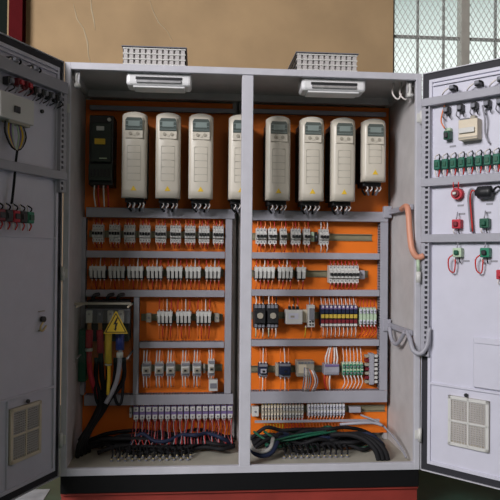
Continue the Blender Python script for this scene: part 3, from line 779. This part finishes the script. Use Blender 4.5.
# glands on the floor plate
def make_gland(label, loc, group, tall):
    t = thing('cable_gland', label, 'cable gland', loc, 0, group)
    m = MB(); m.cyl((0, 0, 0), (0, 0, .008), .008, ductd, 6); m.cyl((0, 0, .008), (0, 0, .013), .0042, brass, 10); m.build('nut', t)
    m = MB(); m.tube([(0, 0, .012), (.005, .015, .030), (-.004, .055, .050)], .004, blackw, 6); m.build('cable', t)
    return t
for b, (x0, x1, nm) in enumerate(((-.60, -.25, 'left'), (.20, .50, 'right'))):
    for r in range(2):
        g0 = None
        for i in range(12):
            x = x0+(x1-x0)*i/11+.012*r; y = .145+.045*r
            l = 'small brass gland, %s from left in the %s row on the %s bay floor' % (ORD[i], ('front', 'rear')[r], nm)
            if g0 is None: g0 = make_gland(l, (x, y, .215), 'brass glands on the cabinet floor', 0)
            else: dup(g0, (x, y, .215), l)

# ------------------------------------------------------------------ roof fans and cabinet lamps
def roof_fan(x0, x1, label):
    xc = (x0+x1)/2; w = x1-x0; y0, dd, hh = .10, .26, .108
    t = thing('roof_vent', label, 'roof vent', (xc, y0, Z1), 0, 'vents on the cabinet roof')
    m = MB(); m.b2(-w/2+.004, w/2-.004, .010, dd, 0, hh, inner); m.build('housing', t)
    m = MB()
    for k in range(11): xx = -w/2+.012+(w-.024)*k/10; m.b2(xx-.0085, xx+.0085, 0, .010, .004, hh-.004, inner)
    for k in range(5): z = .006+(hh-.012)*k/4; m.b2(-w/2, w/2, -.003, .004, z-.0025, z+.0025, whitep)
    m.build('grille', t)
    m = MB(); m.b2(-w/2-.006, w/2+.006, -.008, dd+.006, hh, hh+.004, ductd, .001); m.build('lid', t)
    for s in (-1, 1):
        m = MB()
        for k in range(4): m.b2(s*(w/2-.004), s*(w/2+.002), .02, dd-.01, .012+k*.027, .024+k*.027, black)
        m.build('side_slots', t)
    for s in (-1, 1):
        m = MB(); m.b2(s*(w/2-.004), s*(w/2+.014), -.008, dd+.006, 0, .006, ductd); m.build('flange', t)
roof_fan(-.562, -.278, 'grey grilled roof vent on top of the left bay')
roof_fan(.238, .524, 'grey grilled roof vent on top of the right bay')
def lamp(x0, x1, label):
    xc = (x0+x1)/2; w = x1-x0
    t = thing('cabinet_lamp', label, 'lamp', (xc, .026, 1.985), 0, 'lamps under the cabinet roof')
    m = MB(); m.b2(-w/2, w/2, 0, .11, -.066, -.002, lampw, .015); m.b2(-w/2+.02, w/2-.02, .02, .09, -.004, 0, lampw); m.build('housing', t)
    m = MB(); m.b2(-w/2+.042, w/2-.042, -.003, .006, -.040, -.028, black, .001); m.build('slot', t)
    m = MB(); m.b2(-w/2+.045, w/2-.045, -.006, .006, -.056, -.041, steel, .003); m.build('tube_cover', t)
    m = MB(); m.b2(-w/2+.03, w/2-.03, .01, .10, -.073, -.064, lampw, .004); m.build('underside_panel', t)
lamp(-.538, -.248, 'white rounded lamp housing under the roof of the left bay')
lamp(.250, .548, 'white rounded lamp housing under the roof of the right bay')

# ------------------------------------------------------------------ conduits between cabinet and right door
def bracket(z, label):
    t = thing('door_stay', label, 'bracket', (.77, .05, z))
    m = MB(); m.b2(-.010, .006, -.02, .33, -.012, .014, ductm, .002); m.build('arm', t)
    m = MB(); m.b2(-.035, .006, .31, .34, -.03, .03, ductm, .002); m.build('clamp', t)
bracket(1.395, 'grey support arm along the right cabinet wall, the upper one')
bracket(.815, 'grey support arm along the right cabinet wall, the lower one')
cable('salmon flexible conduit bending down from the upper arm to the right door', [(.762, .16, 1.395), (.752, .06, 1.40), (.748, .02, 1.36), (.748, .0, 1.27), (.752, -.02, 1.20), (.772, -.03, 1.165), (.80, -.035, 1.17)], .014, salmon, 'flexible_conduit', cat='conduit', sleeves=[((.775, -.032, 1.155), (.777, -.034, 1.10), .008, palegreen, 'connector'), ((.777, -.034, 1.10), (.777, -.034, 1.05), .011, whitep, 'end_cap')])
cable('grey flexible conduit looping from the lower arm to the right door', [(.757, .06, .82), (.752, .0, .79), (.757, -.03, .745), (.785, -.05, .735), (.812, -.055, .775), (.820, -.05, .83), (.826, -.045, .845)], .0105, ductm, 'flexible_conduit', cat='conduit')
cable('short grey conduit hanging inside the cabinet from the lower arm', [(.748, .30, .81), (.742, .24, .76), (.745, .18, .745), (.752, .13, .775), (.757, .09, .815)], .010, ductm, 'flexible_conduit', cat='conduit')

# ------------------------------------------------------------------ devices on the doors
def place(side, t, z): return (dl if side == 'L' else dr)(t, z)
RZ = {'L': RL, 'R': RR}
def selector(side, t, z, label, group, loops=True):
    o = thing('selector_switch', label, 'switch', place(side, t, z), RZ[side], group)
    m = MB(); m.b2(-.014, .010, -.030, .0, -.011, .012, black, .003); m.b2(-.007, .014, -.044, -.030, -.008, .008, ductd, .003); m.build('contact_block', o)
    m = MB(); m.tube([(-.016, -.03, 0), (-.035, -.03, -.012), (-.05, -.015, -.02)], .0035, whw, 6); m.build('wire', o)
    m = MB(); m.tube([(.014, -.045, .004), (.028, -.04, -.004), (.022, -.02, -.016)], .004, blackw, 6); m.build('wire', o)
    return o
for side, nm in (('L', 'left'), ('R', 'right')):
    for k, tt in enumerate((.155, .268, .365) if side == 'R' else (.228, .345)):
        selector(side, tt, 1.908, 'black selector switch back on the top strip of the %s door, %s from the hinge' % (nm, ORD[k]), 'selector switches on the door tops')
def contact(side, t, z, label, group, mm=black, cap=ductd):
    o = thing('contact_block', label, 'contact block', place(side, t, z), RZ[side], group)
    m = MB(); m.b2(-.013, .013, -.032, 0, -.013, .018, mm, .003); m.b2(-.008, .010, -.042, -.032, -.008, .010, cap, .002); m.build('body', o)
    m = MB(); m.tube([(-.008, -.034, -.010), (-.014, -.03, -.028), (-.008, -.010, -.040)], .0026, greyw, 6); m.build('wire', o)
    m = MB(); m.tube([(.008, -.034, -.010), (.016, -.035, -.022), (.012, -.010, -.034)], .0028, mm, 6); m.build('wire', o)
    return o
for k, tt in enumerate((.128, .190, .252, .308, .362)):
    contact('R', tt, 1.812, 'black contact block hanging under the top bar of the right door, %s from the hinge' % ORD[k], 'contact blocks under the top bar')
for k, tt in enumerate((.068, .118, .160, .205)):
    contact('L', tt, 1.822, 'black contact block hanging under the top bar of the left door, %s from the hinge' % ORD[k], 'contact blocks under the top bar')
for k, tt in enumerate((.255, .305)):
    contact('L', tt, 1.830, 'red contact block under the top bar of the left door, %s one' % ('hinge-side', 'outer')[k], 'red contact blocks on the left door', maroon, redc)
contact('L', .36, 1.822, 'black contact block at the picture edge on the left door, beyond the red ones', 'contact blocks under the top bar')
# small contact pair right door
o = thing('contact_block', 'tall green and black contact block left of the beige meter on the right door', 'contact block', dr(.134, 1.70), RR)
m = MB(); m.b2(-.014, .014, -.038, 0, -.018, .020, greendk, .003); m.b2(-.009, .009, -.046, -.038, -.012, .012, black, .003); m.b2(-.013, .013, -.025, 0, .020, .034, palegreen, .002); m.build('body', o)
m = MB(); m.tube([(-.005, -.04, .03), (-.022, -.04, .06), (-.028, -.02, .10), (-.02, -.01, .14)], .003, orw, 6); m.build('wire', o)
o = thing('panel_meter', 'back of a beige panel meter on the right door', 'meter', dr(.236, 1.668), RR)
m = MB(); m.b2(-.042, .042, -.050, 0, 0, .088, beige, .004); m.b2(-.036, .032, -.060, -.055, .028, .05, whitep, .001); m.build('case', o)
m = MB(); m.b2(.010, .032, -.050, -.02, .086, .100, taupe, .002); m.b2(-.036, .004, -.050, -.03, .086, .093, ductd, .002); m.build('connector', o)
m = MB(); m.b2(-.041, .041, -.0515, -.04, .006, .012, taupe); m.build('ridge', o)
m = MB(); m.tube([(.055, -.03, .14), (.068, -.035, .08), (.064, -.02, .02), (.08, -.02, -.02)], .004, greyw, 6); m.build('wire', o)
o = thing('panel_meter', 'back of a cream panel meter on the left door with a loop of wires below', 'meter', dl(.345, 1.668), RL)
m = MB(); m.b2(-.10, .085, -.060, 0, 0, .098, whitep, .004); m.build('case', o)
m = MB(); m.b2(-.03, .0, -.068, -.06, .03, .055, black, .002); m.build('socket', o)
m = MB(); m.b2(-.05, .07, -.055, -.02, -.010, .002, taupe, .002); m.build('terminal_row', o)
for k, (mm, w) in enumerate(((blackw, .052), (yellow, .034), (purple, .022), (greyw, .043), (palegreen, .012))):
    m = MB(); c = .0; m.tube([(c-w, -.04, -.006), (c-w-.006, -.045, -.05), (c-w*.4, -.045, -.10), (c+w*.5, -.045, -.10), (c+w+.004, -.045, -.05), (c+w*.8, -.04, -.006)], .004, mm, 6); m.build('wire', o)
m = MB(); m.tube([(.01, -.045, -.10), (.02, -.03, -.14), (.028, -.02, -.17)], .005, blackw, 6); m.build('wire', o)
o = cable('dark cable running down the left door to the red and green lamp blocks', [dl(.318, 1.49, .02), dl(.322, 1.45, .02), dl(.328, 1.40, .02), dl(.335, 1.355, .02)], .005, blackw, 'door_cable')
# green terminal row, right door
def green_block(side, t, z, label, group, mm=teal, h=.044, w=.028, loc=None):
    o = thing('lamp_block', label, 'contact block', place(side, t, z), RZ[side], group)
    m = MB(); m.b2(-w/2, w/2, -.045, 0, 0, h, mm, .003); m.build('body', o)
    m = MB(); m.b2(-w/2+.006, w/2-.006, -.05, -.044, .012, h-.012, greendk if mm in (green, teal) else black, .001); m.build('cap', o)
    for s in (-1, 1):
        m = MB(); m.tube([(s*.008, -.03, h-.002), (s*.012, -.035, h+.014), (s*.002, -.02, h+.026)], .003, [whw, blackw][s > 0], 5); m.build('wire', o)
        m = MB(); m.tube([(s*.008, -.03, .002), (s*.010, -.035, -.012), (s*.004, -.03, -.030)], .003, [whw, redw][s > 0], 5); m.build('wire', o)
    return o
g0 = None
for k in range(11):
    tt = .092+k*.0375; l = 'green lamp block, %s from the hinge in the green row on the right door' % ORD[k]
    if g0 is None: g0 = green_block('R', tt, 1.552, l, 'green row on the right door')
    else: dup(g0, place('R', tt, 1.552), l)
# left door red / green terminals
for k, (tt, mm, l) in enumerate(((.250, green, 'green lamp block nearest the hinge in the row on the left door'), (.290, black, 'black lamp block between red and green ones on the left door'), (.330, redc, 'red lamp block on the left door'), (.370, black, 'black lamp block left of the red one on the left door'), (.410, maroon, 'dark red lamp block at the picture edge on the left door'))):
    green_block('L', tt, 1.285, l, 'lamp blocks on the left door', mm, h=.045, w=.036)
# round red button, black lamp, text strips
o = thing('push_button', 'round red emergency button back on the right door', 'button', dr(.178, 1.442), RR)
m = MB(); m.cyl((0, 0, 0), (0, -.030, 0), .025, redc, 18); m.cyl((0, -.030, 0), (0, -.042, 0), .015, maroon, 14); m.build('body', o)
m = MB(); m.b2(-.007, .007, -.053, -.049, -.005, .005, whitep); m.build('label_plate', o)
for s in (-1, 1): m = MB(); m.tube([(s*.01, -.03, .02), (s*.012, -.035, .045), (s*.008, -.02, .058)], .0025, redw, 6); m.build('wire', o)
o = thing('buzzer', 'black buzzer with thick leads beside the round red button', 'buzzer', dr(.300, 1.440), RR)
m = MB(); m.tube([(-.036, -.03, 0), (-.024, -.03, 0), (.02, -.03, 0), (.036, -.03, 0)], [.014, .026, .026, .014], black, 12, 2); m.b2(-.018, .018, -.03, 0, -.016, .016, black, .003); m.build('body', o)
m = MB(); m.tube([(-.034, -.03, .004), (-.055, -.03, .018), (-.068, -.03, -.01), (-.066, -.025, -.08), (-.06, -.02, -.165)], .0045, greyw, 6); m.build('lead', o)
m = MB(); m.tube([(-.030, -.03, .0), (-.050, -.034, .010), (-.060, -.03, -.02), (-.058, -.025, -.08), (-.052, -.02, -.165)], .0035, redw, 6); m.build('lead', o)
m = MB(); m.tube([(.034, -.03, 0), (.06, -.03, .02), (.09, -.03, -.02), (.085, -.025, -.10), (.088, -.02, -.165)], .005, blackw, 6); m.build('lead', o)
def square(side, t, z, label, mm, ring=None, group=None, cap=black):
    o = thing('push_button', label, 'button', place(side, t, z), RZ[side], group)
    m = MB(); m.b2(-.020, .020, -.032, 0, -.020, .020, mm, .004); m.build('body', o)
    m = MB(); m.b2(-.010, .010, -.044, -.035, -.010, .010, cap, .003); m.build('cap', o)
    if ring: m = MB(); m.tube([(-.018, -.03, -.010), (-.036, -.035, -.03), (-.034, -.03, -.075), (-.014, -.025, -.085), (-.006, -.03, -.03)], .003, redw, 6); m.build('wire', o)
    for s in (-1, 1): m = MB(); m.tube([(s*.01, -.028, -.022), (s*.012, -.03, -.034), (s*.008, -.012, -.045)], .0028, blackw if s > 0 else whw, 6); m.build('wire', o)
    m = MB(); m.tube([(.0, -.028, .022), (.004, -.03, .034), (0, -.015, .052)], .0028, greyw, 6); m.build('wire', o)
    return o
square('R', .178, 1.310, 'dark red square button back under the round red one', redc, cap=maroon)
square('R', .300, 1.310, 'green square button back under the black buzzer', greendk, cap=greendk)
square('R', .182, 1.186, 'pale green square button back with a red wire loop, nearer the hinge', palegreen, True, cap=greendk)
square('R', .303, 1.186, 'green square button back with a red wire loop, farther from the hinge', green, True)
square('R', .400, 1.445, 'green square button back right of the buzzer', green)
square('R', .372, 1.095, 'red square button back at the right edge of the picture', redc, cap=redc)
for tt, z, wh in ((.185, 1.392, 'under the round red button'), (.192, 1.355, 'above the dark red square button'), (.312, 1.392, 'under the black buzzer'), (.305, 1.356, 'above the green square button'), (.212, 1.150, 'beside the pale green button'), (.333, 1.150, 'beside the green button with a wire loop'), (.148, 1.655, 'below the tall green contact block')):
  if 1:
    m = MB(); m.b2(-.014, .014, -.002, 0, -.004, .004, greyw); tag(m.build('tag_strip', None, dr(tt, z), RR), 'small grey label strip on the right door, '+wh, 'label', 'small label strips on the right door')
m = MB(); m.cyl((0, 0, 0), (0, -.008, 0), .008, black); tag(m.build('screw', None, dl(.145, 1.755), RL), 'small black screw head on the left door beside the cream meter', 'screw')
